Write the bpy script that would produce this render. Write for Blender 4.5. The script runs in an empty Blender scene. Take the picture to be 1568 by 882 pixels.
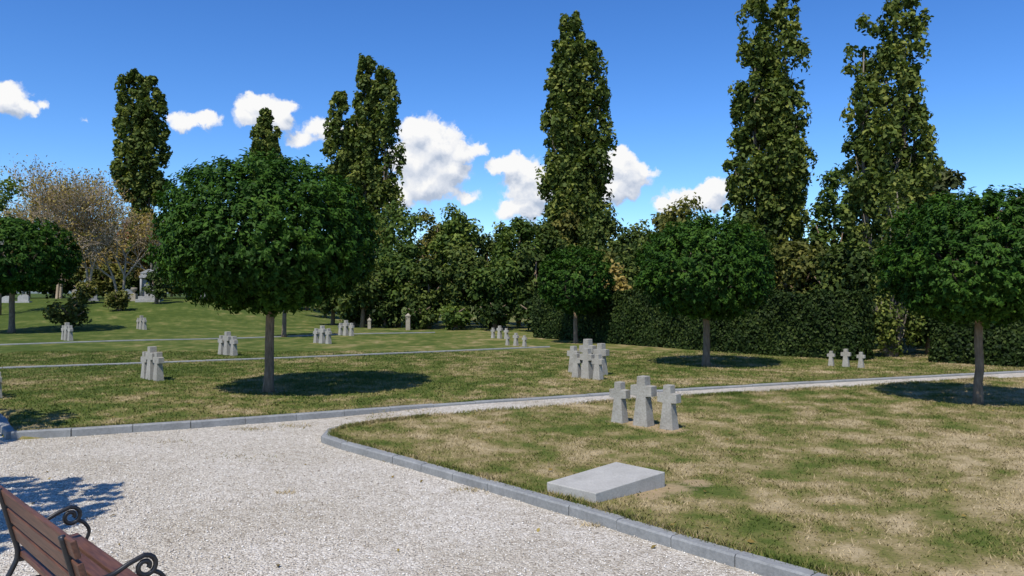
import bpy, math, numpy as np
from mathutils import Vector
rng = np.random.default_rng(7)
scene = bpy.context.scene
col = scene.collection
R_ = math.radians

# ------------------------------------------------------------------ helpers
def link(o, parent=None):
    col.objects.link(o)
    if parent is not None: o.parent = parent
    return o
def empty(name, loc=(0,0,0), rz=0.0):
    e = bpy.data.objects.new(name, None); e.empty_display_size = 0.3
    e.location = loc; e.rotation_euler = (0,0,rz); return link(e)
def mesh_np(name, V, loops, starts, totals, mat, parent=None, attr=None, smooth=False):
    me = bpy.data.meshes.new(name)
    me.vertices.add(len(V)); me.vertices.foreach_set('co', np.asarray(V, dtype=np.float32).ravel())
    me.loops.add(len(loops)); me.loops.foreach_set('vertex_index', np.asarray(loops, dtype=np.int32).ravel())
    me.polygons.add(len(starts)); me.polygons.foreach_set('loop_start', np.asarray(starts, dtype=np.int32))
    try: me.polygons.foreach_set('loop_total', np.asarray(totals, dtype=np.int32))
    except Exception: pass
    me.update(calc_edges=True)
    if attr is not None:
        a = me.attributes.new('v', 'FLOAT', 'POINT'); a.data.foreach_set('value', np.asarray(attr, dtype=np.float32))
    if smooth: me.polygons.foreach_set('use_smooth', np.ones(len(starts), dtype=bool))
    me.materials.append(mat)
    o = bpy.data.objects.new(name, me)
    return link(o, parent)
def mesh_uniform(name, V, F, mat, parent=None, attr=None, smooth=False):
    F = np.asarray(F); n = F.shape[1]
    return mesh_np(name, V, F.ravel(), np.arange(len(F))*n, np.full(len(F), n), mat, parent, attr, smooth)
def pymesh(name, V, F, mat, parent=None, smooth=False, bevel=0):
    me = bpy.data.meshes.new(name); me.from_pydata([tuple(map(float,v)) for v in V], [], [tuple(int(i) for i in f) for f in F])
    me.materials.append(mat); me.update()
    if smooth: me.polygons.foreach_set('use_smooth', np.ones(len(me.polygons), dtype=bool))
    o = bpy.data.objects.new(name, me); link(o, parent)
    if bevel:
        b = o.modifiers.new('b', 'BEVEL'); b.width = bevel; b.segments = 2
    return o
def norm(a): return a/np.maximum(np.linalg.norm(a, axis=-1, keepdims=True), 1e-9)
class Acc:
    def __init__(s): s.V=[]; s.F=[]; s.n=0
    def add(s, V, F):
        s.V += [tuple(v) for v in V]; s.F += [tuple(int(i)+s.n for i in f) for f in F]; s.n += len(V)
    def box(s, x0,x1,y0,y1,z0,z1):
        V=[(x0,y0,z0),(x1,y0,z0),(x1,y1,z0),(x0,y1,z0),(x0,y0,z1),(x1,y0,z1),(x1,y1,z1),(x0,y1,z1)]
        s.add(V,[(0,3,2,1),(4,5,6,7),(0,1,5,4),(1,2,6,5),(2,3,7,6),(3,0,4,7)])
    def tube(s, P, rad, sides=8, ref=(0.31,0.2,0.93)):
        P=np.array(P,float); n=len(P); rad=np.broadcast_to(np.array(rad,float),(n,))
        T=np.gradient(P,axis=0); T=norm(T)
        ref=np.array(ref,float); V=[]
        u=np.cross(T[0],ref); 
        if np.linalg.norm(u)<0.1: u=np.cross(T[0],[1,0,0])
        u/=np.linalg.norm(u)
        for i in range(n):
            u=u-T[i]*np.dot(u,T[i]); u/=np.linalg.norm(u)
            w=np.cross(T[i],u)
            for k in range(sides):
                a=2*math.pi*k/sides
                V.append(P[i]+rad[i]*(u*math.cos(a)+w*math.sin(a)))
        F=[]
        for i in range(n-1):
            for k in range(sides):
                k2=(k+1)%sides
                F.append((i*sides+k,i*sides+k2,(i+1)*sides+k2,(i+1)*sides+k))
        F.append(tuple(range(sides-1,-1,-1))); F.append(tuple((n-1)*sides+k for k in range(sides)))
        s.add(V,F)
    def obj(s,name,mat,parent=None,smooth=False,bevel=0): return pymesh(name,s.V,s.F,mat,parent,smooth,bevel)

def leaves(name, C, N, size, var, mat, parent=None, asp=0.55, fold=0.25):
    n=len(C); N=norm(N)
    r=rng.normal(size=(n,3)); T=norm(np.cross(N,r)); B=np.cross(N,T)
    s=size[:,None]
    V=np.empty((n,4,3))
    V[:,0]=C-T*s; V[:,1]=C+B*s*asp+N*s*fold; V[:,2]=C+T*s; V[:,3]=C-B*s*asp+N*s*fold
    F=np.arange(n*4).reshape(n,4)
    return mesh_uniform(name, V.reshape(-1,3), F, mat, parent, np.repeat(var,4))

# ------------------------------------------------------------------ materials
def newmat(name):
    m=bpy.data.materials.new(name); m.use_nodes=True
    nt=m.node_tree; b=nt.nodes['Principled BSDF']; return m,nt,b
def nd(nt,t,**k):
    n=nt.nodes.new(t)
    for a,v in k.items(): setattr(n,a,v)
    return n
def ramp(nt,fac,stops):
    r=nd(nt,'ShaderNodeValToRGB'); e=r.color_ramp.elements
    e[0].position=stops[0][0]; e[0].color=(*stops[0][1],1)
    e[1].position=stops[-1][0]; e[1].color=(*stops[-1][1],1)
    for p,c in stops[1:-1]:
        x=e.new(p); x.color=(*c,1)
    nt.links.new(fac,r.inputs[0]); return r
def noise(nt,vec,scale,detail=4,rough=0.55,dim='3D'):
    n=nd(nt,'ShaderNodeTexNoise',noise_dimensions=dim); n.inputs['Scale'].default_value=scale; n.inputs['Detail'].default_value=detail
    n.inputs['Roughness'].default_value=rough
    if vec is not None: nt.links.new(vec,n.inputs['Vector'])
    return n
def mixc(nt,fac,a,b,mode='MIX'):
    m=nd(nt,'ShaderNodeMix',data_type='RGBA',blend_type=mode)
    for s,v in ((m.inputs[0],fac),(m.inputs[6],a),(m.inputs[7],b)):
        if isinstance(v,(int,float)): s.default_value=v
        elif isinstance(v,tuple): s.default_value=(*v,1)
        else: nt.links.new(v,s)
    return m.outputs[2]
def math_(nt,op,a,b=None,c=None,clamp=False):
    m=nd(nt,'ShaderNodeMath',operation=op); m.use_clamp=clamp
    for i,v in enumerate((a,b,c)):
        if v is None: continue
        if isinstance(v,(int,float)): m.inputs[i].default_value=v
        else: nt.links.new(v,m.inputs[i])
    return m.outputs[0]
def bump(nt,b,h,strength,dist):
    n=nd(nt,'ShaderNodeBump'); n.inputs['Strength'].default_value=strength; n.inputs['Distance'].default_value=dist
    nt.links.new(h,n.inputs['Height']); nt.links.new(n.outputs[0],b.inputs['Normal'])

def leafmat(name, stops, trans=0.3, rough=0.6):
    m,nt,b=newmat(name)
    a=nd(nt,'ShaderNodeAttribute',attribute_name='v')
    r=ramp(nt,a.outputs['Fac'],stops)
    nt.links.new(r.outputs[0],b.inputs['Base Color']); b.inputs['Roughness'].default_value=rough
    b.inputs['Specular IOR Level'].default_value=0.12
    t=nd(nt,'ShaderNodeBsdfTranslucent')
    bright=mixc(nt,1.0,r.outputs[0],(1.3,1.5,0.7),'MULTIPLY'); nt.links.new(bright,t.inputs[0])
    mx=nd(nt,'ShaderNodeMixShader'); mx.inputs[0].default_value=trans
    nt.links.new(b.outputs[0],mx.inputs[1]); nt.links.new(t.outputs[0],mx.inputs[2])
    nt.links.new(mx.outputs[0],nt.nodes['Material Output'].inputs[0]); return m

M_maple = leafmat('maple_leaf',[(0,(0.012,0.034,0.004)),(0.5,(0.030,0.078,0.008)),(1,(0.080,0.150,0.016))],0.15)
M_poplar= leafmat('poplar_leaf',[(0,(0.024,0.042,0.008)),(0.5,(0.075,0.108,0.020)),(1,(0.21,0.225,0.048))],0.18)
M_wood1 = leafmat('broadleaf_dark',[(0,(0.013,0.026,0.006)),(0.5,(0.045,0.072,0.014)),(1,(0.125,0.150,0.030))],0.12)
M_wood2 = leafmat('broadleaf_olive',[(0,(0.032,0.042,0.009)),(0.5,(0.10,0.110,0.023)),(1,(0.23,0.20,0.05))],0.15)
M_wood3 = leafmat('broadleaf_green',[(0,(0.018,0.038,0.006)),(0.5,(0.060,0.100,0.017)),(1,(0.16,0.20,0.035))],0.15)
M_autumn= leafmat('autumn_leaf',[(0,(0.13,0.09,0.025)),(0.5,(0.28,0.20,0.055)),(1,(0.42,0.33,0.10))],0.25)
M_red   = leafmat('russet_leaf',[(0,(0.09,0.04,0.015)),(0.6,(0.24,0.095,0.04)),(1,(0.32,0.18,0.06))],0.2)
M_conif = leafmat('conifer_needle',[(0,(0.02,0.03,0.010)),(0.6,(0.055,0.07,0.026)),(1,(0.10,0.105,0.04))],0.1)
M_hedge = leafmat('hedge_leaf',[(0,(0.008,0.018,0.004)),(0.5,(0.024,0.044,0.008)),(1,(0.062,0.086,0.018))],0.08)

def barkmat(name,c1,c2,sc=12):
    m,nt,b=newmat(name); tc=nd(nt,'ShaderNodeTexCoord')
    mp=nd(nt,'ShaderNodeMapping'); mp.inputs['Scale'].default_value=(1,1,0.25); nt.links.new(tc.outputs['Object'],mp.inputs[0])
    n=noise(nt,mp.outputs[0],sc,4,0.65); r=ramp(nt,n.outputs[0],[(0.3,c1),(0.7,c2)])
    nt.links.new(r.outputs[0],b.inputs['Base Color']); b.inputs['Roughness'].default_value=0.9
    bump(nt,b,n.outputs[0],0.8,0.02); return m
M_bark=barkmat('bark',(0.10,0.068,0.04),(0.28,0.20,0.13),18)
M_barkpale=barkmat('bark_pale',(0.09,0.075,0.055),(0.20,0.17,0.125),8)
M_limb=barkmat('bark_limb',(0.03,0.024,0.016),(0.07,0.055,0.038),18)
M_twig=barkmat('bark_twig',(0.26,0.20,0.13),(0.46,0.36,0.25),4)

SPOTS=[(1.75,12.15,0.30),(2.0,11.75,0.36),(2.3,11.4,0.36),(1.95,8.2,0.20),(1.35,7.72,0.24),(1.62,7.95,0.28),(-4.9,15.9,0.4)]
def grassmat(name, isblade=False):
    m,nt,b=newmat(name)
    g=nd(nt,'ShaderNodeNewGeometry'); pos=g.outputs['Position']
    dq=2 if isblade else 4
    n1=noise(nt,pos,0.42,dq,0.6,'2D'); n2=noise(nt,pos,1.7,dq,0.65,'2D')
    sx=nd(nt,'ShaderNodeSeparateXYZ'); nt.links.new(pos,sx.inputs[0])
    dr=math_(nt,'MULTIPLY_ADD',sx.outputs[1],-0.016,0.385)
    dr=math_(nt,'MAXIMUM',dr,0.06)
    dr=math_(nt,'MULTIPLY_ADD',sx.outputs[0],0.009,dr)
    dr=math_(nt,'MINIMUM',dr,0.33)
    a=math_(nt,'MULTIPLY_ADD',n1.outputs[0],0.95,dr)
    a=math_(nt,'MULTIPLY_ADD',n2.outputs[0],1.15,a)
    a=math_(nt,'SUBTRACT',a,0.69)
    if isblade:
        at=nd(nt,'ShaderNodeAttribute',attribute_name='v')
        a=math_(nt,'MULTIPLY_ADD',at.outputs['Fac'],0.44,a); a=math_(nt,'SUBTRACT',a,0.20)
    else:
        n3=noise(nt,pos,28,4,0.7); n4=noise(nt,pos,8,3,0.6)
        a=math_(nt,'MULTIPLY_ADD',n3.outputs[0],0.40,a); a=math_(nt,'SUBTRACT',a,0.20)
        a=math_(nt,'MULTIPLY_ADD',n4.outputs[0],0.30,a); a=math_(nt,'SUBTRACT',a,0.15)
    r=ramp(nt,a,[(0.13,(0.058,0.086,0.014)),(0.36,(0.100,0.125,0.026)),(0.53,(0.172,0.160,0.050)),(0.70,(0.270,0.215,0.098)),(0.92,(0.41,0.325,0.185))])
    c=r.outputs[0]
    if not isblade:
        for (x,y,rad) in SPOTS:
            v=nd(nt,'ShaderNodeVectorMath',operation='DISTANCE'); nt.links.new(pos,v.inputs[0]); v.inputs[1].default_value=(x,y,0)
            f=math_(nt,'DIVIDE',v.outputs['Value'],rad); f=math_(nt,'MULTIPLY_ADD',n4.outputs[0],1.2,f)
            f=math_(nt,'SUBTRACT',1.6,f); f=math_(nt,'MULTIPLY',f,2.0,clamp=True)
            f=math_(nt,'MULTIPLY',f,0.8)
            c=mixc(nt,f,c,(0.40,0.29,0.17))
    nt.links.new(c,b.inputs['Base Color']); b.inputs['Roughness'].default_value=0.9
    b.inputs['Specular IOR Level'].default_value=0.1
    if not isblade:
        h=math_(nt,'MULTIPLY_ADD',n4.outputs[0],0.8,n3.outputs[0]); bump(nt,b,h,0.8,0.04)
    return m
M_grass=grassmat('grass'); M_blade=grassmat('grass_blade',True)

def gravelmat():
    m,nt,b=newmat('gravel'); g=nd(nt,'ShaderNodeNewGeometry'); pos=g.outputs['Position']
    v=nd(nt,'ShaderNodeTexVoronoi',voronoi_dimensions='2D'); v.inputs['Scale'].default_value=62; nt.links.new(pos,v.inputs['Vector'])
    v2=nd(nt,'ShaderNodeTexVoronoi',voronoi_dimensions='2D'); v2.inputs['Scale'].default_value=33; nt.links.new(pos,v2.inputs['Vector'])
    s=nd(nt,'ShaderNodeSeparateColor'); nt.links.new(v.outputs['Color'],s.inputs[0])
    r=ramp(nt,s.outputs[0],[(0,(0.33,0.285,0.225)),(0.25,(0.48,0.43,0.355)),(0.7,(0.60,0.555,0.475)),(1,(0.74,0.70,0.62))])
    n=noise(nt,pos,0.6,4,0.65,'2D'); n5=noise(nt,pos,7,4,0.7,'2D')
    f=ramp(nt,n.outputs[0],[(0.3,(0.80,0.775,0.715)),(0.7,(1.03,1.03,1.03))])
    c=mixc(nt,1.0,r.outputs[0],f.outputs[0],'MULTIPLY')
    f2=ramp(nt,n5.outputs[0],[(0.3,(0.80,0.78,0.74)),(0.6,(1.03,1.03,1.03))])
    c=mixc(nt,1.0,c,f2.outputs[0],'MULTIPLY')
    nt.links.new(c,b.inputs['Base Color']); b.inputs['Roughness'].default_value=0.9
    h=math_(nt,'ADD',v.outputs['Distance'],v2.outputs['Distance']); h=math_(nt,'MULTIPLY',h,-1.0)
    bump(nt,b,h,0.9,0.012); return m
M_gravel=gravelmat()
def pebmat():
    m,nt,b=newmat('pebble'); a=nd(nt,'ShaderNodeAttribute',attribute_name='v')
    r=ramp(nt,a.outputs['Fac'],[(0,(0.20,0.17,0.13)),(0.12,(0.48,0.42,0.345)),(0.6,(0.61,0.56,0.48)),(1,(0.78,0.74,0.66))])
    nt.links.new(r.outputs[0],b.inputs['Base Color']); b.inputs['Roughness'].default_value=0.8; return m
M_peb=pebmat()
def stonemat(name,c1,c2,sc=40,bs=0.3):
    m,nt,b=newmat(name); g=nd(nt,'ShaderNodeNewGeometry'); pos=g.outputs['Position']
    n=noise(nt,pos,sc,5,0.7); n2=noise(nt,pos,3.5,4,0.6)
    k=math_(nt,'MULTIPLY_ADD',n2.outputs[0],0.8,n.outputs[0]); k=math_(nt,'MULTIPLY',k,0.56)
    r=ramp(nt,k,[(0.3,c1),(0.68,c2)]); nt.links.new(r.outputs[0],b.inputs['Base Color'])
    b.inputs['Roughness'].default_value=0.85; bump(nt,b,n.outputs[0],bs,0.01); return m
M_kerb=stonemat('kerb_stone',(0.14,0.145,0.14),(0.29,0.295,0.285),30)
M_cross=stonemat('cross_stone',(0.18,0.165,0.13),(0.42,0.40,0.345),38,0.6)
M_slab=stonemat('slab_stone',(0.26,0.25,0.22),(0.44,0.425,0.38),50,0.4)
M_tan=stonemat('tan_stone',(0.22,0.19,0.13),(0.38,0.33,0.25),20)
M_white=stonemat('white_stone',(0.22,0.22,0.20),(0.40,0.39,0.36),14)
def hillmat():
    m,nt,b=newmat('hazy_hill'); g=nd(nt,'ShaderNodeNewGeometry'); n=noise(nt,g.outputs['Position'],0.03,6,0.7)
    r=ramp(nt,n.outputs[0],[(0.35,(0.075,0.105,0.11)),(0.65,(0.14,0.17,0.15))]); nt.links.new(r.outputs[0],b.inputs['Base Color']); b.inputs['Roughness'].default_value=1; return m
M_hill=hillmat()
def woodmat():
    m,nt,b=newmat('varnished_wood'); tc=nd(nt,'ShaderNodeTexCoord'); mp=nd(nt,'ShaderNodeMapping')
    mp.inputs['Scale'].default_value=(0.8,12,12); nt.links.new(tc.outputs['Object'],mp.inputs[0])
    n=noise(nt,mp.outputs[0],6,6,0.65)
    r=ramp(nt,n.outputs[0],[(0.3,(0.045,0.018,0.010)),(0.7,(0.15,0.064,0.034))]); nt.links.new(r.outputs[0],b.inputs['Base Color'])
    b.inputs['Roughness'].default_value=0.5; bump(nt,b,n.outputs[0],0.3,0.004); return m
M_slat=woodmat()
m,nt,b=newmat('cast_iron'); M_iron=m
g=noise(nt,None,60,4); rr=ramp(nt,g.outputs[0],[(0.3,(0.012,0.012,0.013)),(0.7,(0.03,0.03,0.032))]); nt.links.new(rr.outputs[0],b.inputs['Base Color'])
b.inputs['Roughness'].default_value=0.38; b.inputs['Metallic'].default_value=0.2

# ------------------------------------------------------------------ terrain
def ss(a,b,x):
    t=np.clip((np.asarray(x,float)-a)/(b-a),0,1); return t*t*(3-2*t)
def H(x,y):
    x=np.asarray(x,float); y=np.asarray(y,float)
    h=1.6*ss(41,62,y)*ss(-12,-25,x)
    h=h+0.02*np.sin(x*0.5+y*0.31)*ss(24,34,y)+0.5*ss(70,200,y)
    return h
Lx=np.array([-600,-30,-10,-8.4,-7.7,-7.42,-7.1,-4.99,-3.12,-1.0,2.03,5.51,11.8,30,600.])
Ly=np.array([14,14,13.8,12.9,11.7,11.2,11.0,11.96,12.98,14.02,15.42,16.9,19.3,26.2,40.])
def L(x): return np.interp(x,Lx,Ly)
LOW=-0.085
xs=np.unique(np.concatenate([np.linspace(-600,-60,12),np.linspace(-60,-14,40),np.linspace(-14,16,130),np.linspace(16,60,30),np.linspace(60,600,12)]))
def sheet(name,offs,zf,mat):
    V=[];
    for o,lo in offs:
        y=L(xs)+o; z=zf(xs,y,lo,o); V.append(np.stack([xs,y,z],1))
    V=np.concatenate(V); nx=len(xs); nr=len(offs)
    i=np.arange(nr-1)[:,None]*nx+np.arange(nx-1)[None,:]; i=i.ravel()
    F=np.stack([i,i+1,i+nx+1,i+nx],1)
    return mesh_uniform(name,V,F,mat,smooth=False)
offs=[(o,1) for o in (-80,-40,-20,-12,-8,-4,-1,0.03)]+[(o,0) for o in [0.10]+list(np.arange(0.6,60,1.0))+[65,75,90,120,160,220,300,420,600,900]]
sheet('ground',offs,lambda x,y,lo,o:(H(x,y) if not lo else np.full_like(x,LOW-0.004)),M_grass)
# the gravel climbs gently until the narrow path lies level with the lawn
sheet('gravel_path',[(o,1) for o in (-60,-20,-8,-2.6,-1.9,-1.3,-0.6,0.03)],lambda x,y,lo,o:LOW+(-0.016-LOW)*ss(-3.4,-0.8,x)*ss(-2.6,-1.2,np.full_like(x,o)),M_gravel)

FL=[(45,32),(30,26.2-1.0),(11.4,18.30),(5.35,15.92),(1.92,14.42),(-0.49,13.18),(-1.45,12.72),(-2.15,12.2),(-2.55,11.75),(-2.72,11.3),(-2.62,10.88),(-2.3,10.47),(-1.49,9.62),(0.356,7.58),(1.61,6.1),(2.6,5.02),(6,1.3),(8,-4)]
FLp=np.array(FL+[(45,-4)],float)
def inside(P,poly):
    x,y=P[:,0],P[:,1]; c=np.zeros(len(P),bool); j=len(poly)-1
    for i in range(len(poly)):
        xi,yi=poly[i]; xj,yj=poly[j]
        cond=((yi>y)!=(yj>y))&(x<(xj-xi)*(y-yi)/(yj-yi+1e-12)+xi)
        c^=cond; j=i
    return c
V=[(x,y,0.0) for x,y in FLp]+[(x,y,LOW-0.02) for x,y in FLp]; n=len(FLp)
pymesh('lawn',V,[tuple(range(n))[::-1]]+[(i,(i+1)%n,n+(i+1)%n,n+i) for i in range(n)],M_grass)

def resample(P,step):
    P=np.array(P,float); d=np.r_[0,np.cumsum(np.linalg.norm(np.diff(P,axis=0),axis=1))]
    k=max(2,int(round(d[-1]/step))+1); t=np.linspace(0,d[-1],k)
    return np.stack([np.interp(t,d,P[:,0]),np.interp(t,d,P[:,1])],1)
def kerb(name,P,w=0.13,top=0.012,bot=-0.12,step=1.0,follow=False,side=0.0):
    Q=resample(P,step); A=Acc()
    for i in range(len(Q)-1):
        a,b_=Q[i],Q[i+1]; d=(b_-a); l=np.linalg.norm(d); d/=l; nn=np.array([-d[1],d[0]])
        a2=a+d*0.004; b2=b_-d*0.004
        zt=top+rng.normal()*0.003; off=rng.normal()*0.003+side
        za=float(H(*a)) if follow else 0; zb=float(H(*b_)) if follow else 0
        prof=[(-w/2,bot),(-w/2,zt-0.015),(-w/2+0.015,zt),(w/2-0.015,zt),(w/2,zt-0.015),(w/2,bot)]
        V=[]
        for p,zz in ((a2,za),(b2,zb)):
            for (u,z) in prof: q=p+nn*(u+off); V.append((q[0],q[1],z+zz))
        F=[(k,(k+1)%6,6+(k+1)%6,6+k) for k in range(6)]+[(5,4,3,2,1,0),(6,7,8,9,10,11)]
        A.add(V,F)
    return A.obj(name,M_kerb)
k1=[(x,L(x)+0.065) for x in list(np.linspace(-10,-7.8,3))+[-7.7,-7.42,-7.1,-4.99,-3.12,-1.0,2.03,5.51,11.8,30]]
kerb('path_kerb',k1,step=0.8,top=0.028)
kerb('path_kerb',FL[6:],step=0.6)
def strip(name,P,w,mat,dz):
    Q=resample(P,1.0); T=norm(np.gradient(Q,axis=0)); N=np.stack([-T[:,1],T[:,0]],1)
    V=[];F=[]
    for i,(q,nn) in enumerate(zip(Q,N)):
        for s in (0,1):
            p=q+nn*w*s; V.append((p[0],p[1],float(H(*p))+dz))
        if i: F.append((2*i-2,2*i,2*i+1,2*i-1))
    pymesh(name,V,F,mat)
P2=[(-30,15.5),(-13.6,20.7),(-11,21.95),(-7.76,23.6),(-4.77,25.2),(-1.9,26.9),(1.4,29.0)]
strip('gravel_path',P2,0.30,M_gravel,0.005)
kerb('path_kerb',P2,w=0.11,top=0.045,step=1.0,follow=True)
P3=[(-34,26.5),(-20,30.2),(-16.5,32.3),(-10,36.5),(-4,40)]
strip('gravel_path',P3,0.25,M_gravel,0.005)
kerb('path_kerb',P3,w=0.11,top=0.045,step=1.0,follow=True)

# distant hills
hx=np.linspace(-900,900,120); V=[]
for yy,f in ((430,0.0),(500,0.55),(600,1.0),(720,0.5)):
    for x in hx:
        hh=13+4*math.sin(x*0.012)+3*math.sin(x*0.031+1)+44*math.exp(-((x+312)/95)**2)+10*math.exp(-((x+560)/160)**2)
        V.append((x,yy,hh*f-0.5+(rng.normal()*0.8 if f==1 else 0)))
nx=len(hx); F=[(r*nx+i,r*nx+i+1,(r+1)*nx+i+1,(r+1)*nx+i) for r in range(3) for i in range(nx-1)]
pymesh('distant_hills',V,F,M_hill,smooth=True)

# ------------------------------------------------------------------ grass blades
def blades(name,P,h,w,lean=0.8,v=None):
    n=len(P); z=H(P[:,0],P[:,1]); a=rng.uniform(0,2*np.pi,n); l=rng.uniform(0,2*np.pi,n)
    hh=h*rng.uniform(0.5,1.5,n); ww=w*rng.uniform(0.6,1.4,n)
    V=np.empty((n,3,3)); dx=np.cos(a)*ww; dy=np.sin(a)*ww
    V[:,0]=np.stack([P[:,0]-dx,P[:,1]-dy,z-0.002],1); V[:,1]=np.stack([P[:,0]+dx,P[:,1]+dy,z-0.002],1)
    V[:,2]=np.stack([P[:,0]+np.cos(l)*hh*lean,P[:,1]+np.sin(l)*hh*lean,z+hh],1)
    if v is None: v=rng.uniform(0,1,n)
    return mesh_uniform(name,V.reshape(-1,3),np.arange(n*3).reshape(n,3),M_blade,attr=np.repeat(v,3))
P=np.stack([rng.uniform(-3,15,460000),rng.uniform(3.6,19,460000)],1)
P=P[inside(P,FLp)&(np.abs(P[:,0])<P[:,1]*0.72+0.5)]
cl=np.sin(P[:,0]*3.1+np.sin(P[:,1]*2.3)*2)+np.sin(P[:,1]*4.2+P[:,0]*1.7)
P=P[rng.uniform(0,1,len(P))<0.58+0.19*cl]
bad=np.zeros(len(P),bool)
for (x,y,r) in SPOTS: bad|=(np.hypot(P[:,0]-x,P[:,1]-y)<r*rng.uniform(0.5,1.05,len(P)))&(rng.uniform(0,1,len(P))<0.9)
blades('lawn_grass',P[~bad],0.024,0.006,1.0)
P=np.stack([rng.uniform(-17,17,260000),rng.uniform(11,27,260000)],1)
P=P[(P[:,1]>L(P[:,0])+0.13)&(np.abs(P[:,0])<P[:,1]*0.72+0.5)]
blades('meadow_grass',P,0.028,0.010,1.0)
def edge_blades(poly,n,s0,s1):
    Q=resample(poly,0.05); i=rng.integers(0,len(Q)-1,n); T=norm(np.gradient(Q,axis=0))[i]; N=np.stack([-T[:,1],T[:,0]],1)
    c=np.clip(np.sin(i*0.13)+np.sin(i*0.041+1)+0.6,0.0,2)/2
    keep=rng.uniform(0,1,n)<c*0.8+0.2
    P=Q[i]+N*rng.uniform(s0,s1,n)[:,None]+rng.normal(size=(n,2))*0.02
    return P[keep]
e1=edge_blades(FL[6:17],22000,0.05,0.15)
e2=edge_blades([(x,L(x)+0.065) for x in np.linspace(-7.1,14,60)],26000,0.06,0.2)
e3=edge_blades(FL[2:7],14000,-0.10,0.10)
blades('verge_grass',np.concatenate([e1,e2,e3]),0.042,0.007,0.7)
W=[]
for (x,y,r,k) in [(-4.0,11.9,0.3,140),(-3.4,12.2,0.3,140),(-3.5,9.9,0.45,70),(-4.8,10.9,0.3,60),(-2.35,8.1,0.12,60),(-0.42,8.22,0.2,110),(0.72,6.95,0.10,70)]:
    W.append(np.stack([x+rng.normal(size=k)*r*0.6,y+rng.normal(size=k)*r*0.3],1))
W=np.concatenate(W); o=blades('gravel_weeds',W,0.03,0.005,1.2,v=rng.uniform(0.5,1.4,len(W))); o.location.z=LOW
k=2600; xx=rng.uniform(-2.4,12,k); W=np.stack([xx,L(xx)-rng.uniform(0.05,0.75,k)],1); W=W[np.sin(W[:,0]*2.3)+np.sin(W[:,0]*5.1+W[:,1]*3)+rng.normal(size=k)*0.4>0.4]
o=blades('gravel_weeds',W,0.03,0.007,1.2,v=rng.uniform(0.3,1.2,len(W))); o.location.z=-0.03

n=70000; P=np.stack([rng.uniform(-7.5,3.2,n),rng.uniform(2.6,12.4,n)],1)
P=P[(~inside(P,FLp))&(P[:,1]<L(P[:,0])-0.02)&(np.abs(P[:,0])<P[:,1]*0.70+0.3)]; n=len(P)
s=rng.uniform(0.004,0.010,n)*rng.choice([1,1,1,1.5],n); O=np.array([[1,0,0],[-.8,.2,0],[0,1,.1],[.1,-.9,0],[.1,.1,.7],[0,0,-.7]])
ang=rng.uniform(0,6.28,n); ca,sa=np.cos(ang),np.sin(ang); OO=O[None]*(1+rng.normal(size=(n,6,3))*0.15)
X=OO[...,0]*ca[:,None]-OO[...,1]*sa[:,None]*0.8; Y=OO[...,0]*sa[:,None]+OO[...,1]*ca[:,None]*0.8
V=np.stack([P[:,0:1]+X*s[:,None],P[:,1:2]+Y*s[:,None],LOW+s[:,None]*0.4+OO[...,2]*s[:,None]],2)
F0=np.array([[0,2,4],[2,1,4],[1,3,4],[3,0,4],[2,0,5],[1,2,5],[3,1,5],[0,3,5]])
F=(F0[None]+np.arange(n)[:,None,None]*6).reshape(-1,3)
mesh_uniform('gravel_pebbles',V.reshape(-1,3),F,M_peb,attr=np.repeat(rng.uniform(0,1,n),6))
n=420; P=np.stack([rng.uniform(-7,14,n),rng.uniform(4,19,n)],1)
C=np.column_stack([P,np.where(inside(P,FLp)|(P[:,1]>L(P[:,0])),0.02,LOW+0.012)])
leaves('fallen_leaves',C,rng.normal(size=(n,3))*0.3+[0,0,1],rng.uniform(0.015,0.035,n),rng.uniform(0,0.7,n),M_autumn,asp=0.6)

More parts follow.
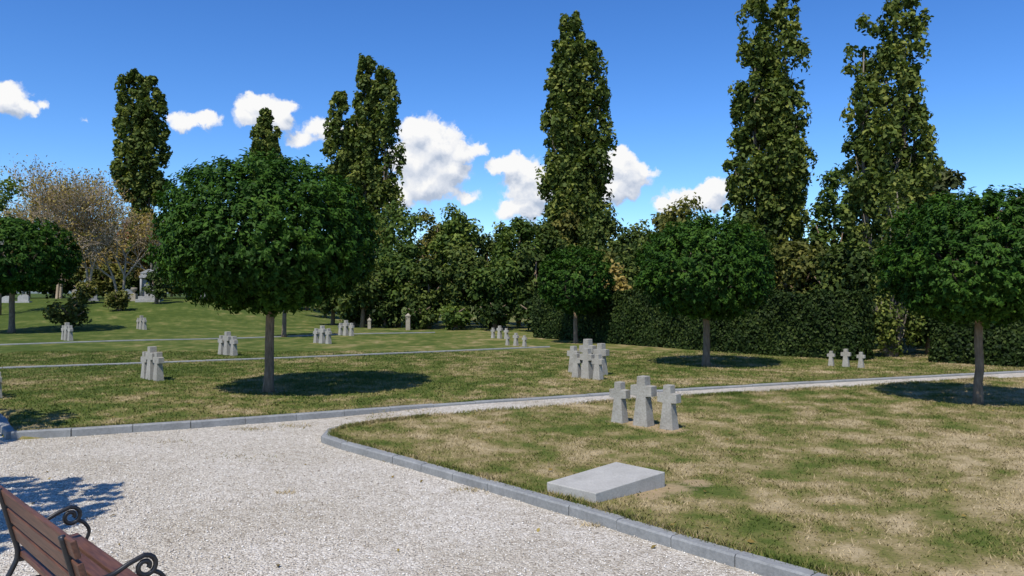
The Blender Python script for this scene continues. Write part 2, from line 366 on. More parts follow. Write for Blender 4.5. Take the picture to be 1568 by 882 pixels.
# ------------------------------------------------------------------ trees
def rdir(n): return norm(rng.normal(size=(n,3)))
def globe_tree(x,y,zt,zb,R,ntw,nl,ls,trunk=0.13,name='globe_maple_tree',lean=0.0):
    """clipped mop-head: crown built from overlapping tight leaf cushions on a dome"""
    z0=float(H(x,y)); e=empty(name,(x,y,z0))
    zc=zb+(zt-zb)*0.45; up=zt-zc; dn=zc-zb
    nc=int(70); dc=rdir(nc)
    d=rdir(ntw)
    q=np.sqrt(d[:,0]**2+d[:,1]**2); pp=np.where(d[:,2]>0,2.4,2.15); k=(q**pp+np.abs(d[:,2])**pp)**(-1/pp)
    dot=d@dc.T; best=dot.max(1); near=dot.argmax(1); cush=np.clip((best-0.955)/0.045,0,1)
    rr=(rng.uniform(0.08,1.0,ntw)**0.24)*k*(0.92+0.065*cush)*(1+rng.normal(size=ntw)*0.008)
    T=np.stack([d[:,0]*R,d[:,1]*R,np.where(d[:,2]>0,d[:,2]*up,d[:,2]*dn)],1)*rr[:,None]
    T[:,2]+=zc
    out=norm(T-np.array([0,0,zc-0.2*up]))
    cb=rng.uniform(-0.10,0.10,nc)
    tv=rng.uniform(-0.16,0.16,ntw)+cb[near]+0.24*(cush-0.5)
    idx=np.repeat(np.arange(ntw),nl); m=len(idx)
    g=rng.normal(size=(m,3))*0.034*R/2.0
    al=np.abs(rng.normal(size=m))[:,None]*0.045*R/2
    C=T[idx]+g+out[idx]*al
    N=out[idx]*0.9+np.array([0,0,0.4])+rng.normal(size=(m,3))*0.42
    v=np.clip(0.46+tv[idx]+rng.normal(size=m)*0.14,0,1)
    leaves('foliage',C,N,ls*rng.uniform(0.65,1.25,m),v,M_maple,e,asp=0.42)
    A=Acc(); k=9; hz=np.linspace(-0.08,zb+(zc-zb)*0.35,k)
    jit=np.cumsum(rng.normal(size=(k,2))*0.010,axis=0)
    rad=trunk*np.array([1.45,1.12]+list(np.linspace(1,0.85,k-2)))
    P=np.column_stack([jit,hz]); P[:,0]+=lean*hz; A.tube(P,rad,12)
    A.obj('trunk',M_bark,e,smooth=True)
    top=P[-1]; A=Acc()
    for i in range(11):
        a=i*2.4+rng.uniform(-.3,.3); rr_=R*rng.uniform(0.35,0.62); zz=zc+rng.uniform(-0.1,0.5)*up*0.8
        end=np.array([math.cos(a)*rr_,math.sin(a)*rr_,zz]); t=np.linspace(0,1,6)[:,None]
        Q=top*(1-t)+end*t; Q[:,2]+=np.sin(t[:,0]*math.pi)*-0.04*R; Q[0]=top-[0,0,0.05]
        A.tube(Q,np.linspace(trunk*0.5,0.012,6),6)
        for j in range(3):
            b0=Q[3]; e2=end+rng.normal(size=3)*R*0.10; A.tube([b0,(b0+e2)/2+rng.normal(size=3)*0.04,e2],[0.02,0.014,0.006],5)
    A.obj('limbs',M_limb,e,smooth=True); return e
globe_tree(-4.98,15.8,4.80,1.62,2.28,4200,17,0.056,0.095)
globe_tree(5.38,21.5,4.12,1.30,1.95,2700,15,0.060,0.10)
globe_tree(8.5,14.1,3.88,1.45,1.70,2900,16,0.050,0.075)
globe_tree(2.62,31.6,4.0,1.15,1.6,1500,13,0.072,0.09)
globe_tree(-25.9,40.0,6.0,2.1,3.2,2000,14,0.11,0.14)
globe_tree(-10.6,36.0,4.0,1.6,1.7,500,18,0.10,0.10)
# neighbours just outside the frame on the left that throw the leafy shadows on the gravel
globe_tree(-6.25,5.3,4.2,1.9,1.55,420,22,0.085,0.09)
globe_tree(-9.5,9.7,4.4,1.7,1.8,500,20,0.09,0.09)
globe_tree(13.2,13.2,4.0,1.4,1.9,500,20,0.09,0.09)

def lobe_leaves(Lc,Lr,per,ls,jit=0.12,vbase=0.5,upb=0.35):
    k=len(Lc); idx=np.repeat(np.arange(k),per); m=len(idx)
    d=rdir(m); flip=(d[:,2]<-0.2)&(rng.uniform(0,1,m)<0.5); d[flip,2]*=-1
    r=rng.uniform(0.35,1.08,m)**0.5
    C=Lc[idx]+d*Lr[idx]*r[:,None]+rng.normal(size=(m,3))*jit
    N=d*0.9+np.array([0,0,upb])+rng.normal(size=(m,3))*0.5
    lv=rng.normal(size=k)*0.14
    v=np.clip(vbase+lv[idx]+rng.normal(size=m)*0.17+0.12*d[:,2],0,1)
    return C,N,ls*rng.uniform(0.6,1.3,m),v
def poplar(x,y,stems,ls,mat=M_poplar,name='poplar_tree',dens=1.0,vb=0.5):
    z0=float(H(x,y)); e=empty(name,(x,y,z0)); A=Acc(); parts=[]
    for (dx,dy,zb,zt,R) in stems:
        zb-=z0; zt-=z0; hgt=zt-zb; n=int(max(24,hgt*R*9.0*dens))
        t=rng.uniform(0,1,n)
        prof=np.interp(t,[0,0.1,0.3,0.6,0.8,0.92,1],[0.55,0.85,1,0.96,0.82,0.62,0.32])*R
        prof*=1+0.11*np.sin(t*19+rng.uniform(0,6))+0.10*np.sin(t*43+rng.uniform(0,6))
        a=rng.uniform(0,6.28,n); rr=rng.uniform(0.05,1,n)**0.5*0.86*prof
        lr=np.clip(prof*rng.uniform(0.12,0.30,n),0.16,0.8)
        Lc=np.stack([dx+np.cos(a)*rr,dy+np.sin(a)*rr,zb+t*hgt],1)
        Lr=np.stack([lr,lr,lr*rng.uniform(1.3,2.6,n)],1)
        Lc[:,2]=np.minimum(Lc[:,2],zt-Lr[:,2]*0.6)
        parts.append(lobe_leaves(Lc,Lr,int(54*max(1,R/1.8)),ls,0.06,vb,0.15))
        base=np.array([dx*0.15,dy*0.15,-0.2]); t2=np.linspace(0,1,8)[:,None]
        Q=base*(1-t2)+np.array([dx,dy,zb+hgt*0.85])*t2; Q[:,0]+=np.sin(t2[:,0]*3.1)*(dx*0.4)
        A.tube(Q,np.linspace(0.11*R+0.05,0.02,8),8)
        for i in range(22):
            tt=rng.uniform(0.15,0.8); b0=np.array([np.interp(tt,t2[:,0],Q[:,j]) for j in range(3)]); aa=rng.uniform(0,6.28); rl=R*rng.uniform(0.3,0.6)
            A.tube([b0,b0+[math.cos(aa)*rl*0.6,math.sin(aa)*rl*0.6,rl*0.9],b0+[math.cos(aa)*rl,math.sin(aa)*rl,rl*2.0]],[0.045,0.03,0.01],5)
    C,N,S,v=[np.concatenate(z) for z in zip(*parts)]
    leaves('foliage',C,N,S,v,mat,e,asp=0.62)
    A.obj('trunk',M_barkpale,e,smooth=True); return e
poplar(-33.8,70,[(-0.6,0,10.5,22.2,1.75),(0.9,0.3,10.2,21.6,1.6),(0.2,0,4.5,12,1.1)],0.20)
poplar(-26.9,85,[(-0.4,0,10,22.3,1.5),(0.6,0,9,20.5,1.3)],0.22)
poplar(-11.2,60,[(-0.2,0,5.5,20.3,1.35),(1.2,0.3,5,19.6,1.6),(-2.2,0,5,17.6,1.35),(-1.0,0.5,4,15.8,1.6)],0.17)
poplar(4.35,52,[(-0.35,0,6,20.7,1.75),(0.95,0,4,18.8,1.65),(-1.05,0.3,4,18.0,1.5),(0,0,3,12,2.0)],0.16)
poplar(13.3,40,[(-0.65,0,4.5,17.6,1.3),(0.85,0.1,4.5,18.4,1.35),(-1.4,0,4,12.8,0.85),(0.1,0,3,14,1.7),(1.0,0,3.2,13,1.2)],0.135)
poplar(14.6,30,[(-0.9,0,4.0,12.7,0.9),(0.65,0.1,4.0,13.9,1.2),(-0.05,0,3.0,11.6,1.35),(1.05,0.2,3.6,10.8,0.85),(-0.9,0,3,8,0.8)],0.110)
poplar(12.05,24.6,[(0,0,0.1,4.8,0.6),(0.35,0,0.05,3.2,0.55),(-0.3,0,0.1,2.4,0.5),(0.5,0.6,1.5,6.0,0.7)],0.07,vb=.62)

def broadleaf(x,y,zt,R,mat,ls=0.19,nlobe=46,per=120,zb=0.3,name='broadleaf_tree',vb=0.5,depth=1.0):
    z0=float(H(x,y)); e=empty(name,(x,y,z0)); zt-=z0; h=zt-zb
    d=rdir(nlobe); r=rng.uniform(0.1,1,nlobe)**0.4*0.80
    zc=zb+h*0.52
    Lc=np.stack([d[:,0]*R*r,d[:,1]*R*r*depth,zc+d[:,2]*h*0.5*r*1.02],1)
    lr=R*rng.uniform(0.18,0.36,nlobe); Lr=np.stack([lr,lr,lr*rng.uniform(0.8,1.25,nlobe)],1)
    Lc[:,2]=np.clip(Lc[:,2],zb*0.5+Lr[:,2]*0.4,zt-Lr[:,2]*0.85)
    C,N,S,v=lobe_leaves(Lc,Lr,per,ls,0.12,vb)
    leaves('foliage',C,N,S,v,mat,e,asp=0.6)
    A=Acc(); A.tube([(0,0,-0.2),(0.05,0,h*0.25),(0,0.05,h*0.5),(0.1,0,h*0.8)],[0.16,0.13,0.1,0.03],8)
    for i in range(7):
        a=i*2.4; A.tube([(0.02,0,h*0.2+i*0.12),(math.cos(a)*R*.3,math.sin(a)*R*.3,h*0.42+i*.1),(math.cos(a)*R*.7,math.sin(a)*R*.7,h*0.6+i*.1)],[0.07,0.05,0.02],5)
    A.obj('trunk',M_bark,e,smooth=True); return e
G1,G2,G3=M_wood1,M_wood2,M_wood3
for (x,d,zt,R,mt,vb) in [(-11.6,50,4.4,1.9,G1,.45),(-9.8,52,7.4,1.8,G2,.5),(-7.4,50,7.9,2.3,G3,.45),(-5.2,53,8.6,1.9,G2,.6),(-3.6,49,7.9,1.8,G3,.6),
    (-1.7,51,7.3,2.2,G1,.6),(0.4,48,7.5,1.7,G3,.4),(2.1,50,7.4,2.0,G1,.5),(3.6,51,8.0,1.6,G2,.6),(5.5,48,7.3,1.9,G1,.55),(7.4,46,6.7,2.0,G1,.45),(9.6,47,7.8,1.8,G2,.5),
    (-8.9,46,4.2,1.7,G1,.6),(-6.9,47,5.4,1.8,G3,.4),(-4.9,45.5,4.2,1.7,G1,.5),(-2.9,45.5,5.2,1.7,G1,.65),(-0.7,44.5,4.2,1.9,G3,.35),(1.3,44.5,5.1,1.5,G1,.5),(3.2,43,3.9,1.6,G1,.35),(5.2,42,4.9,1.6,G2,.5),
    (8.6,39,6.9,2.1,G2,.5),(6.6,40,5.4,1.7,G1,.4),(10.8,37,6.0,1.9,G1,.45),(12.9,35,4.9,1.8,G2,.4),(15.4,37,8.4,1.3,G3,.45),(14.0,33,4.2,1.7,G1,.4),
    (13.6,28,4.2,1.5,G1,.35),(15.6,29,4.9,1.6,G3,.35),(18.0,30,5.8,1.9,G1,.5),(20.5,31,6.2,2.0,G3,.5),(15.6,25,3.0,1.3,G1,.4),(17.8,33,6.8,1.6,G2,.5),
    (13.7,25.4,2.7,1.0,G1,.3),(17.0,23.5,3.2,1.4,G1,.4),(23.5,33,6.5,2.2,G1,.4),(26.5,36,7.5,2.5,G3,.4),(18.8,25,3.6,1.5,G1,.4),(14.3,35,3.5,1.8,G1,.3),(16.5,36,4.0,1.9,G1,.3),(19.5,38,4.5,2.2,G1,.3)]:
    broadleaf(x,d,zt,R,mt,vb=vb,ls=0.14 if d>40 else 0.12)
broadleaf(18.7,35,8.6,1.5,M_conif,ls=0.16,nlobe=34,per=120,zb=3.5,name='pine_tree',vb=.5)
for (x,d,zt,R,mt) in [(-11.0,53,2.6,1.3,G2),(-5.2,44,1.3,1.0,G1),(-3.2,43.4,1.2,1.0,G3),(-1.0,42.5,1.5,1.1,M_hedge),(1.2,41,1.7,1.1,M_hedge),(-7.6,46,1.5,1.1,M_hedge),(-9.8,48,1.8,1.2,G1),(4.9,37,3.4,0.8,M_autumn)]:
    broadleaf(x,d,zt,R,mt,ls=0.13,nlobe=20,per=80,zb=0.0,name='shrub')
for (x,d,zt,R,mt) in [(-44,75,6.5,3.2,G2),(-39,76,7.2,3.0,M_autumn),(-35,78,6.0,3,G2),(-31,76,6.2,2.8,M_autumn),(-27.5,75,5.6,2.6,G2),(-24,74,5.8,2.4,G1),(-21,70,5.0,2.6,G1),(-17.5,66,5.0,2.6,G1),(-14.5,60,5.2,2.2,G1),
    (-46,95,12.5,2.6,M_red),(-40.5,92,11.0,2.8,M_autumn),(-36,90,10.5,2.4,M_red),(-31.5,68,9.6,1.7,M_autumn),(-29.2,72,9.0,1.7,M_red),(-50,80,9,3,M_autumn),(-48,72,4.5,2.6,G1),(-55,76,7,3,G2),(-28,80,7.5,2.0,M_red),
    (-41.5,70,4.6,2.2,G1),(-37,71,4.8,2.2,G2),(-33,70,4.6,2.0,G1),(-29,69,4.6,1.8,G2),(-45,69,4.4,2.2,G1)]:
    broadleaf(x,d,zt,R,mt,ls=0.22,nlobe=38,per=80,zb=0.2)
broadleaf(-25.9,56.3,float(H(-26,56.5))+2.4,1.0,G1,ls=0.13,nlobe=20,per=70,zb=0.0,name='shrub',vb=.4)
broadleaf(-33.2,50,10.0,1.7,G3,ls=0.14,nlobe=22,per=45,zb=4)
for (x,d,s) in [(-24.3,42.5,1.1),(-26.4,52,0.9),(-31,56,1.0)]:
    broadleaf(x,d,float(H(x,d))+1.5*s,s,G2,ls=0.12,nlobe=18,per=70,zb=0.0,name='shrub')

def bare_tree(x,y,h,spread,depth=6,leafn=1500,name='autumn_tree',mat=M_autumn,r0=0.16):
    z0=float(H(x,y)); e=empty(name,(x,y,z0)); segs=[]; tips=[]
    def rec(p,d,l,r,k):
        q=p+d*l; segs.append((p,q,r,r*0.72))
        if k==0: tips.append(q); return
        for i in range(3 if k>1 else 2):
            nd_=d+rng.normal(size=3)*spread; nd_[2]+=0.12; nd_/=np.linalg.norm(nd_)
            rec(q-d*l*rng.uniform(0,0.35)*(i>0),nd_,l*rng.uniform(0.68,0.86),max(r*0.62,0.016),k-1)
    for s_ in range(2):
        rec(np.array([s_*0.3,0,-0.1]),norm(np.array([rng.normal()*0.15,rng.normal()*0.1,1.0])),h*0.24,r0,depth)
    P0=np.array([s[0] for s in segs]);P1=np.array([s[1] for s in segs]);r0a=np.array([s[2] for s in segs]);r1=np.array([s[3] for s in segs])
    T=norm(P1-P0); U=norm(np.cross(T,[0.3,0.9,0.1])); W_=np.cross(T,U); n=len(segs); V=np.empty((n,8,3))
    for k in range(4):
        a=k*math.pi/2; dd=U*math.cos(a)+W_*math.sin(a)
        V[:,k]=P0+dd*r0a[:,None]; V[:,4+k]=P1+dd*r1[:,None]
    F0=np.array([[0,1,5,4],[1,2,6,5],[2,3,7,6],[3,0,4,7]]); F=(F0[None]+np.arange(n)[:,None,None]*8).reshape(-1,4)
    mesh_uniform('branches',V.reshape(-1,3),F,M_twig,e)
    tips=np.array(tips); i=rng.integers(0,len(tips),leafn); C=tips[i]+rng.normal(size=(leafn,3))*0.25
    leaves('foliage',C,rng.normal(size=(leafn,3))+[0,0,.5],rng.uniform(0.06,0.13,leafn),rng.uniform(0,1,leafn),mat,e)
bare_tree(-36.5,62,13,0.40,6,3500)
bare_tree(-33.0,60,11.0,0.38,6,2500)
bare_tree(-31.0,61,8.5,0.45,6,3000)
bare_tree(-40.5,64,10,0.40,6,3500)
bare_tree(-28.8,62,8.5,0.4,5,1800)
bare_tree(-42.5,60,8.0,0.42,5,1800)
bare_tree(19.5,30.5,7.2,0.45,6,500,mat=M_red,r0=0.10)

def hedge(P,h,w,nper):
    Q=resample(P,0.5); e=empty('clipped_hedge',(0,0,0)); A=Acc(); V=[];F=[]
    T=norm(np.gradient(Q,axis=0)); N=np.stack([-T[:,1],T[:,0]],1)
    prof=[(-w/2+.08,-0.05),(-w/2+.08,h-.14),(-w/2+.2,h-.08),(w/2-.2,h-.08),(w/2-.08,h-.14),(w/2-.08,-0.05)]
    Qc=Q.copy(); Qc[0]+=T[0]*0.15; Qc[-1]-=T[-1]*0.15
    for i,(q,nn) in enumerate(zip(Qc,N)):
        for u,z in prof: p=q+nn*u; V.append((p[0],p[1],z))
        if i:
            for k in range(6): F.append(((i-1)*6+k,(i-1)*6+(k+1)%6,i*6+(k+1)%6,i*6+k))
    F.append(tuple(range(6))[::-1]); F.append(tuple((len(Q)-1)*6+k for k in range(6)))
    A.add(V,F); A.obj('core',M_hedge,e)
    n=int(nper*len(Q)); i=rng.integers(0,len(Q)-1,n); f=rng.uniform(0,1,n)[:,None]; c=Q[i]*(1-f)+Q[i+1]*f; nn=N[i]
    s=rng.choice([0,1,2],n,p=[.42,.38,.20]); z=rng.uniform(0,h,n); u=np.where(s==0,-w/2,np.where(s==1,rng.uniform(-w/2,w/2,n),w/2)); z=np.where(s==1,h,z)
    wob=0.05*np.sin(c[:,0]*2.1+z*2)+0.04*np.sin(c[:,0]*5.3-z*3.1)+0.03*np.sin(c[:,0]*11+z*7); u=u+np.where(s==1,0,wob); z=z+np.where(s==1,wob*1.2,0)
    C=np.column_stack([c+nn*u[:,None],z])+rng.normal(size=(n,3))*0.035
    Nn=np.column_stack([nn*np.where(s==0,-1,np.where(s==2,1,0))[:,None],np.where(s==1,1.0,0.25)])+rng.normal(size=(n,3))*0.5
    m2=1600
    for (q,t_,nn2) in ((Q[0],-T[0],N[0]),(Q[-1],T[-1],N[-1])):
        uu=rng.uniform(-w/2,w/2,m2); C=np.vstack([C,np.column_stack([q+nn2*uu[:,None]+t_*rng.normal(size=(m2,1))*0.04,rng.uniform(0,h,m2)])])
        Nn=np.vstack([Nn,np.column_stack([np.tile(t_,(m2,1)),np.full(m2,.25)])+rng.normal(size=(m2,3))*0.5]); wob=np.r_[wob,np.zeros(m2)]
    n=len(C)
    leaves('foliage',C,Nn,rng.uniform(0.035,0.075,n),np.clip(rng.normal(size=n)*0.2+0.48+wob*2.2,0,1),M_hedge,e,asp=0.6)
hedge([(1.4,36.0),(4.8,31.0),(7.6,26.8),(10.7,23.4)],2.0,1.0,1200)
hedge([(12.6,23.0),(16.5,19.5),(21,16.5)],1.45,1.0,1000)

# ------------------------------------------------------------------ crosses
def cross_group(x,y,spec,name='stone_cross_group',ang=R_(-43.5)):
    z0=float(H(x,y)); e=empty(name,(x,y,z0),ang)
    for i,(u,w,h) in enumerate(spec):
        s=h/0.74; jz=rng.uniform(-.01,.01)
        hw=[(0.135,-0.06),(0.128,0.0),(0.082,0.43),(0.078,0.445),(0.185,0.455),(0.180,0.60),(0.075,0.605),(0.066,0.735),(0.060,0.74)]
        pts=[(a,b_) for a,b_ in hw]+[(-a,b_) for a,b_ in reversed(hw)]
        t=[(0.10 if b_<0.01 else 0.075) for a,b_ in pts]
        n=len(pts); V=[(u+a*s,w-t[k]*s,b_*s+jz) for k,(a,b_) in enumerate(pts)]+[(u+a*s,w+t[k]*s,b_*s+jz) for k,(a,b_) in enumerate(pts)]
        F=[]
        m=len(hw)
        for k in range(m-1):
            F.append((n-1-k,k,k+1,n-2-k)); F.append((2*n-2-k,n+k+1,n+k,2*n-1-k))
        for k in range(n): k2=(k+1)%n; F.append((k2,k,n+k,n+k2))
        pymesh('cross_%d'%(i+1),V,F,M_cross,e,bevel=0.008)
cross_group(2.0,11.77,[(-0.44,0,0.63),(0.0,0,0.76),(0.45,0,0.66)])
def trio(x,y,s=1.0,sp=0.34): cross_group(x,y,[(-sp,0.0,0.62*s),(0,0,0.76*s),(sp,0,0.64*s)])
trio(-8.42,18.1,1.02,0.36); trio(-9.3,25.3,1.0,0.42); trio(-7.7,31.4,0.95,0.45); trio(-7.9,36.8,0.95,0.45)
trio(-0.56,35,0.75,0.42); trio(0.15,29.8,0.65,0.45); trio(9.15,21.2,0.66,0.40)
trio(1.78,18.3,0.94,0.32); cross_group(2.05,19.3,[(-0.66,0,0.66),(-0.2,0,0.86),(0.22,0,0.78)])
trio(-19.1,33.2,1.0,0.42); trio(-20.6,43,1.0,0.42); cross_group(-10.15,15.1,[(-0.3,0,0.5),(0.05,0,0.6),(0.4,0,0.5)])

e=empty('memorial_slab',(0,0,0))
LB,FB,RB,BB=(0.351,7.84),(0.80,7.40),(1.587,8.03),(1.138,8.47)
V=[(*LB,-.02),(*FB,-.02),(*RB,-.02),(*BB,-.02),(*LB,.095),(*FB,.095),(*RB,.155),(*BB,.165)]
pymesh('stone',V,[(0,3,2,1),(4,5,6,7),(0,1,5,4),(1,2,6,5),(2,3,7,6),(3,0,4,7)],M_slab,e,bevel=0.008)

# ------------------------------------------------------------------ monument, posts, headstones
x,y=-27.2,58.0; e=empty('stone_monument',(x,y,float(H(x,y))),R_(12))
A=Acc(); A.box(-.85,.85,-.6,.6,-.1,.18); A.box(-.68,.68,-.48,.48,.18,.40)
A.box(-.50,.50,-.22,.42,.40,1.75); A.box(-.62,.62,-.46,.48,1.75,1.93); A.box(-.54,.54,-.38,.42,1.93,2.12); A.obj('body',M_white,e,bevel=0.015)
A=Acc()
for sx in (-.5,.5): A.tube([(sx,-.36,.40),(sx,-.36,1.0),(sx,-.36,1.75)],[0.085,0.08,0.07],12)
A.obj('columns',M_white,e,smooth=True)
A=Acc(); A.add([(-.62,-.4,2.12),(.62,-.4,2.12),(0,-.4,2.42),(-.62,.4,2.12),(.62,.4,2.12),(0,.4,2.42)],[(0,1,2),(5,4,3),(0,2,5,3),(2,1,4,5),(0,3,4,1)]); A.obj('pediment',M_white,e)
A=Acc(); A.box(-.22,.22,-.25,-.215,.6,1.5); A.obj('tablet',M_kerb,e)
x,y=-28.6,58.5; e=empty('stone_urn_pedestal',(x,y,float(H(x,y)))); A=Acc(); A.box(-.2,.2,-.2,.2,-.1,.55); A.tube([(0,0,.55),(0,0,.65),(0,0,.8),(0,0,.95),(0,0,1.0)],[.09,.07,.2,.24,.17],12); A.obj('body',M_tan,e)
def headstone(x,y,w,h,mat):
    e=empty('headstone',(x,y,float(H(x,y))),rng.uniform(-.3,.3)); k=8
    top=[(w/2*math.cos(a),h-w*0.3+w*0.3*math.sin(a)) for a in np.linspace(0,math.pi,k)]
    pts=[(w/2,-.1)]+top+[(-w/2,-.1)]; n=len(pts)
    V=[(a,-.08,b_) for a,b_ in pts]+[(a,.08,b_) for a,b_ in pts]
    F=[tuple(range(n)),tuple(range(2*n-1,n-1,-1))]+[((i+1)%n,i,n+i,n+(i+1)%n) for i in range(n)]
    pymesh('stone',V,F,mat,e); A=Acc(); A.box(-w*.65,w*.65,-.18,.18,-.1,.1); A.obj('plinth',mat,e)
for (x,y,w,h,mt) in [(-31.6,58,.9,1.1,M_kerb),(-32.6,58.3,.6,.9,M_kerb),(-36,57,.8,.6,M_white),(-37.2,57,1.0,.5,M_white),(-29.6,60,.6,.8,M_kerb),(-24.6,62,.7,.9,M_kerb),(-33.8,60,.6,.8,M_tan),(-20,64,.6,.9,M_kerb)]: headstone(x,y,w,h,mt)
def post(x,y,h,w):
    e=empty('stone_post',(x,y,float(H(x,y)))); A=Acc(); A.box(-w,w,-w,w,-.1,h); A.box(-w*1.25,w*1.25,-w*1.25,w*1.25,h,h+.08)
    A.add([(-w,-w,h+.08),(w,-w,h+.08),(w,w,h+.08),(-w,w,h+.08),(0,0,h+.2)],[(0,1,4),(1,2,4),(2,3,4),(3,0,4)]); A.obj('shaft',M_tan,e,bevel=.01)
post(-5.8,43.2,0.75,0.12); post(-8.2,44.5,0.45,0.09); post(-9.2,50,0.5,0.10)

# ------------------------------------------------------------------ bench
B=empty('park_bench',(-2.645,4.435,LOW),R_(-45))
def slat(name,yc,zc,w,t,tilt,L0=0.78):
    A=Acc(); c,s_=math.cos(tilt),math.sin(tilt); V=[]
    for X in (-L0,L0):
        for (u,v) in ((-w/2,-t/2),(w/2,-t/2),(w/2,t/2),(-w/2,t/2)): V.append((X,yc+u*c-v*s_,zc+u*s_+v*c))
    A.add(V,[(3,2,1,0),(4,5,6,7),(0,1,5,4),(1,2,6,5),(2,3,7,6),(3,0,4,7)]); A.obj(name,M_slat,B,bevel=0.006)
for i,(yy,zz,tl) in enumerate([(0.04,0.44,-0.10),(0.135,0.435,-0.03),(0.23,0.44,0.03),(0.325,0.452,0.10)]): slat('seat_slat_%d'%(i+1),yy,zz,0.083,0.032,tl)
for i,(yy,zz) in enumerate([(-0.020,0.58),(-0.050,0.70),(-0.082,0.82)]): slat('back_slat_%d'%(i+1),yy,zz,0.098,0.030,R_(105))
def spiral(cy,cz,r0,r1,a0,turns,n=22):
    t=np.linspace(0,1,n); a=a0+turns*2*math.pi*t; r=r0+(r1-r0)*t
    return [(cy+r_*math.cos(a_),cz+r_*math.sin(a_)) for r_,a_ in zip(r,a)]
def smoothp(P,n=26):
    P=np.array(P,float); out=[]
    for i in range(len(P)-1):
        p0=P[max(i-1,0)];p1=P[i];p2=P[i+1];p3=P[min(i+2,len(P)-1)]
        for t in np.linspace(0,1,8,endpoint=False):
            out.append(0.5*((2*p1)+(-p0+p2)*t+(2*p0-5*p1+4*p2-p3)*t*t+(-p0+3*p1-3*p2+p3)*t**3))
    out.append(P[-1]); return out
for i,X in enumerate((-0.66,0.66)):
    A=Acc()
    def t3(P2,r,sides=8): A.tube([(X,p[0],p[1]) for p in P2],r,sides,ref=(1,0,0.01))
    t3(smoothp([(-0.20,0.0),(-0.15,0.16),(-0.05,0.34),(-0.012,0.45),(-0.045,0.60),(-0.115,0.87)]),0.017)
    t3(smoothp([(0.38,0.0),(0.36,0.12),(0.29,0.24),(0.32,0.36),(0.375,0.42)]),0.017)
    t3(smoothp([(-0.02,0.41),(0.10,0.405),(0.23,0.41),(0.375,0.43)]),0.016)
    t3(smoothp([(-0.16,0.12),(0.0,0.24),(0.13,0.27),(0.26,0.2),(0.36,0.10)]),0.011)
    arm=smoothp([(-0.05,0.635),(0.03,0.610),(0.12,0.615),(0.21,0.655),(0.285,0.680)])
    arm=[tuple(a) for a in arm]+spiral(0.290,0.618,0.062,0.018,math.pi*0.5,-1.35)[1:]
    t3(arm,0.014)
    t3(smoothp([(0.375,0.43),(0.40,0.50),(0.37,0.56),(0.32,0.59)]),0.012)
    t3(spiral(0.18,0.52,0.05,0.015,-math.pi*0.5,1.3),0.008); t3(spiral(0.14,0.18,0.045,0.012,0,1.3),0.008)
    for yy in (-0.2,0.38): A.box(X-.03,X+.03,yy-.04,yy+.04,0,0.014)
    A.obj('iron_frame_%d'%(i+1),M_iron,B,smooth=True)

# ------------------------------------------------------------------ world: sky + clouds
SUN_EL=57; sdx,sdy=0.42,0.91
az_sun=math.atan2(-sdx,-sdy)
w=bpy.data.worlds.new('World'); scene.world=w; w.use_nodes=True; nt=w.node_tree
bg=nt.nodes['Background']; out=nt.nodes['World Output']
sky=nd(nt,'ShaderNodeTexSky',sky_type='NISHITA'); sky.sun_disc=False
sky.sun_elevation=R_(SUN_EL); sky.sun_rotation=az_sun; sky.altitude=200; sky.air_density=1.0; sky.dust_density=0.12; sky.ozone_density=2.5
ST=0.13
hs=nd(nt,'ShaderNodeHueSaturation'); hs.inputs['Saturation'].default_value=1.20; hs.inputs['Value'].default_value=1.30*0.135; nt.links.new(sky.outputs[0],hs.inputs['Color'])
gm=nd(nt,'ShaderNodeGamma'); gm.inputs[1].default_value=1.22; nt.links.new(hs.outputs[0],gm.inputs[0])
tn=mixc(nt,1.0,gm.outputs[0],(0.70/ST,0.82/ST,1.0/ST),'MULTIPLY')
nt.links.new(tn,bg.inputs[0]); bg.inputs[1].default_value=ST
blobs=[(5,150,46,28),(40,160,28,15),(66,160,14,8),(15,132,20,14),
 (318,176,17,10),(282,186,22,12),(300,183,20,9),
 (402,160,38,18),(432,162,24,15),(385,178,25,16),(415,185,32,18),
 (488,193,24,13),(455,208,20,11),(502,205,25,14),
 (640,203,30,24),(668,222,40,30),(638,245,42,40),(700,232,30,22),(728,224,18,11),(655,278,48,32),(690,258,34,30),(712,303,22,9),(612,300,30,20),
 (783,252,36,17),(806,268,38,24),(815,292,36,28),(800,318,38,18),
 (945,248,30,20),(962,268,34,26),(985,262,17,14),(938,290,40,20),
 (1092,290,32,13),(1052,298,34,14),(1025,315,28,13),(1075,306,40,14),(125,184,9,4)]
grp=bpy.data.node_groups.new('cloud_field','ShaderNodeTree')
grp.interface.new_socket('P',in_out='INPUT',socket_type='NodeSocketVector'); grp.interface.new_socket('F',in_out='OUTPUT',socket_type='NodeSocketFloat')
gi=nd(grp,'NodeGroupInput'); go=nd(grp,'NodeGroupOutput')
nz=noise(grp,gi.outputs[0],22,5,0.62,'2D')
sb=nd(grp,'ShaderNodeVectorMath',operation='SUBTRACT'); grp.links.new(nz.outputs['Color'],sb.inputs[0]); sb.inputs[1].default_value=(0.5,0.5,0.5)
sc=nd(grp,'ShaderNodeVectorMath',operation='SCALE'); grp.links.new(sb.outputs[0],sc.inputs[0]); sc.inputs['Scale'].default_value=0.034
ad=nd(grp,'ShaderNodeVectorMath',operation='ADD'); grp.links.new(gi.outputs[0],ad.inputs[0]); grp.links.new(sc.outputs[0],ad.inputs[1])
flat=nd(grp,'ShaderNodeVectorMath',operation='MULTIPLY'); grp.links.new(ad.outputs[0],flat.inputs[0]); flat.inputs[1].default_value=(1,1,0)
cur=None
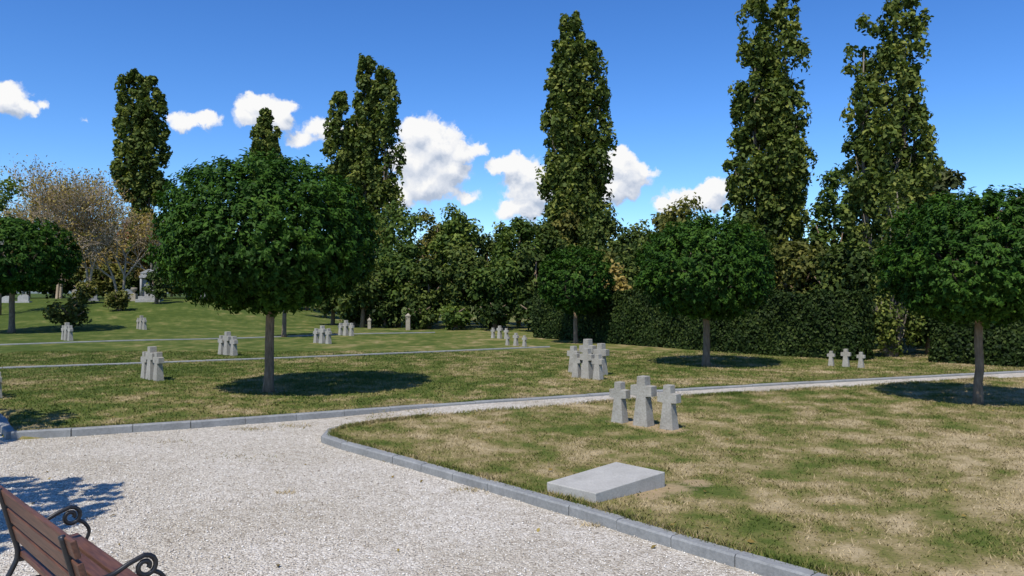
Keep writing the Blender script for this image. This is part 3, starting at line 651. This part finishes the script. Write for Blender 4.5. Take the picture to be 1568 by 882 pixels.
for (cx,cy,rx,ry) in blobs:
    a=math.atan((cx-784)/1184); el=math.atan((450-cy)/1184*math.cos(a))
    s1=nd(grp,'ShaderNodeVectorMath',operation='SUBTRACT'); grp.links.new(flat.outputs[0],s1.inputs[0]); s1.inputs[1].default_value=(a,el,0)
    k=math.cos(a)
    s2=nd(grp,'ShaderNodeVectorMath',operation='MULTIPLY'); grp.links.new(s1.outputs[0],s2.inputs[0]); s2.inputs[1].default_value=(1184/rx/(k*k)*1.0,1184/ry/k,0)
    s3=nd(grp,'ShaderNodeVectorMath',operation='LENGTH'); grp.links.new(s2.outputs[0],s3.inputs[0])
    g_=min(1.0,math.sqrt(rx*ry)/24.0)
    wgt=math_(grp,'MULTIPLY_ADD',s3.outputs['Value'],-g_,1.20*g_)
    cur=wgt if cur is None else math_(grp,'SMOOTH_MAX',cur,wgt,0.2)
vo=nd(grp,'ShaderNodeTexVoronoi',feature='F1',voronoi_dimensions='2D'); vo.inputs['Scale'].default_value=60; grp.links.new(ad.outputs[0],vo.inputs['Vector'])
f=math_(grp,'MULTIPLY_ADD',vo.outputs['Distance'],-0.36,cur)
n6=noise(grp,ad.outputs[0],85,4,0.65,'2D')
f=math_(grp,'MULTIPLY_ADD',n6.outputs[0],0.40,f)
grp.links.new(f,go.inputs[0])
tc=nd(nt,'ShaderNodeTexCoord'); sx=nd(nt,'ShaderNodeSeparateXYZ'); nt.links.new(tc.outputs['Generated'],sx.inputs[0])
azn=math_(nt,'ARCTAN2',sx.outputs[0],sx.outputs[1]); eln=math_(nt,'ARCSINE',sx.outputs[2])
cb=nd(nt,'ShaderNodeCombineXYZ'); nt.links.new(azn,cb.inputs[0]); nt.links.new(eln,cb.inputs[1])
g1=nd(nt,'ShaderNodeGroup'); g1.node_tree=grp; nt.links.new(cb.outputs[0],g1.inputs[0])
of=nd(nt,'ShaderNodeVectorMath',operation='ADD'); nt.links.new(cb.outputs[0],of.inputs[0]); of.inputs[1].default_value=(-0.006,0.018,0)
g2=nd(nt,'ShaderNodeGroup'); g2.node_tree=grp; nt.links.new(of.outputs[0],g2.inputs[0])
mr=nd(nt,'ShaderNodeMapRange',interpolation_type='SMOOTHSTEP'); nt.links.new(g1.outputs[0],mr.inputs[0]); mr.inputs[1].default_value=0.03; mr.inputs[2].default_value=0.42
df=math_(nt,'SUBTRACT',g1.outputs[0],g2.outputs[0])
sh=math_(nt,'MULTIPLY_ADD',df,0.72,0.62)
cr=ramp(nt,sh,[(0.2,(0.46,0.54,0.68)),(0.6,(0.76,0.80,0.88)),(0.9,(0.98,0.98,0.98))])
bg2=nd(nt,'ShaderNodeBackground'); nt.links.new(cr.outputs[0],bg2.inputs[0]); bg2.inputs[1].default_value=0.98
mx=nd(nt,'ShaderNodeMixShader'); nt.links.new(mr.outputs[0],mx.inputs[0]); nt.links.new(bg.outputs[0],mx.inputs[1]); nt.links.new(bg2.outputs[0],mx.inputs[2])
nt.links.new(mx.outputs[0],out.inputs[0])

# ------------------------------------------------------------------ sun + camera
sl=bpy.data.lights.new('sun','SUN'); sl.energy=5.0; sl.angle=R_(0.53); sl.color=(1.0,0.95,0.87)
so=bpy.data.objects.new('sun',sl); link(so); ce=math.cos(R_(SUN_EL))
dirv=Vector((sdx*ce/math.hypot(sdx,sdy),sdy*ce/math.hypot(sdx,sdy),-math.sin(R_(SUN_EL))))
so.rotation_euler=dirv.to_track_quat('-Z','Y').to_euler(); so.location=(0,0,30)
cam=bpy.data.cameras.new('camera'); cam.lens=27.18; cam.sensor_width=36; cam.clip_end=3000; cam.clip_start=0.05
co=bpy.data.objects.new('camera',cam); link(co); co.location=(0,0,2.0); co.rotation_euler=(R_(90.435),0,0); scene.camera=co
scene.view_settings.view_transform='Standard'; scene.view_settings.look='None'; scene.view_settings.exposure=0
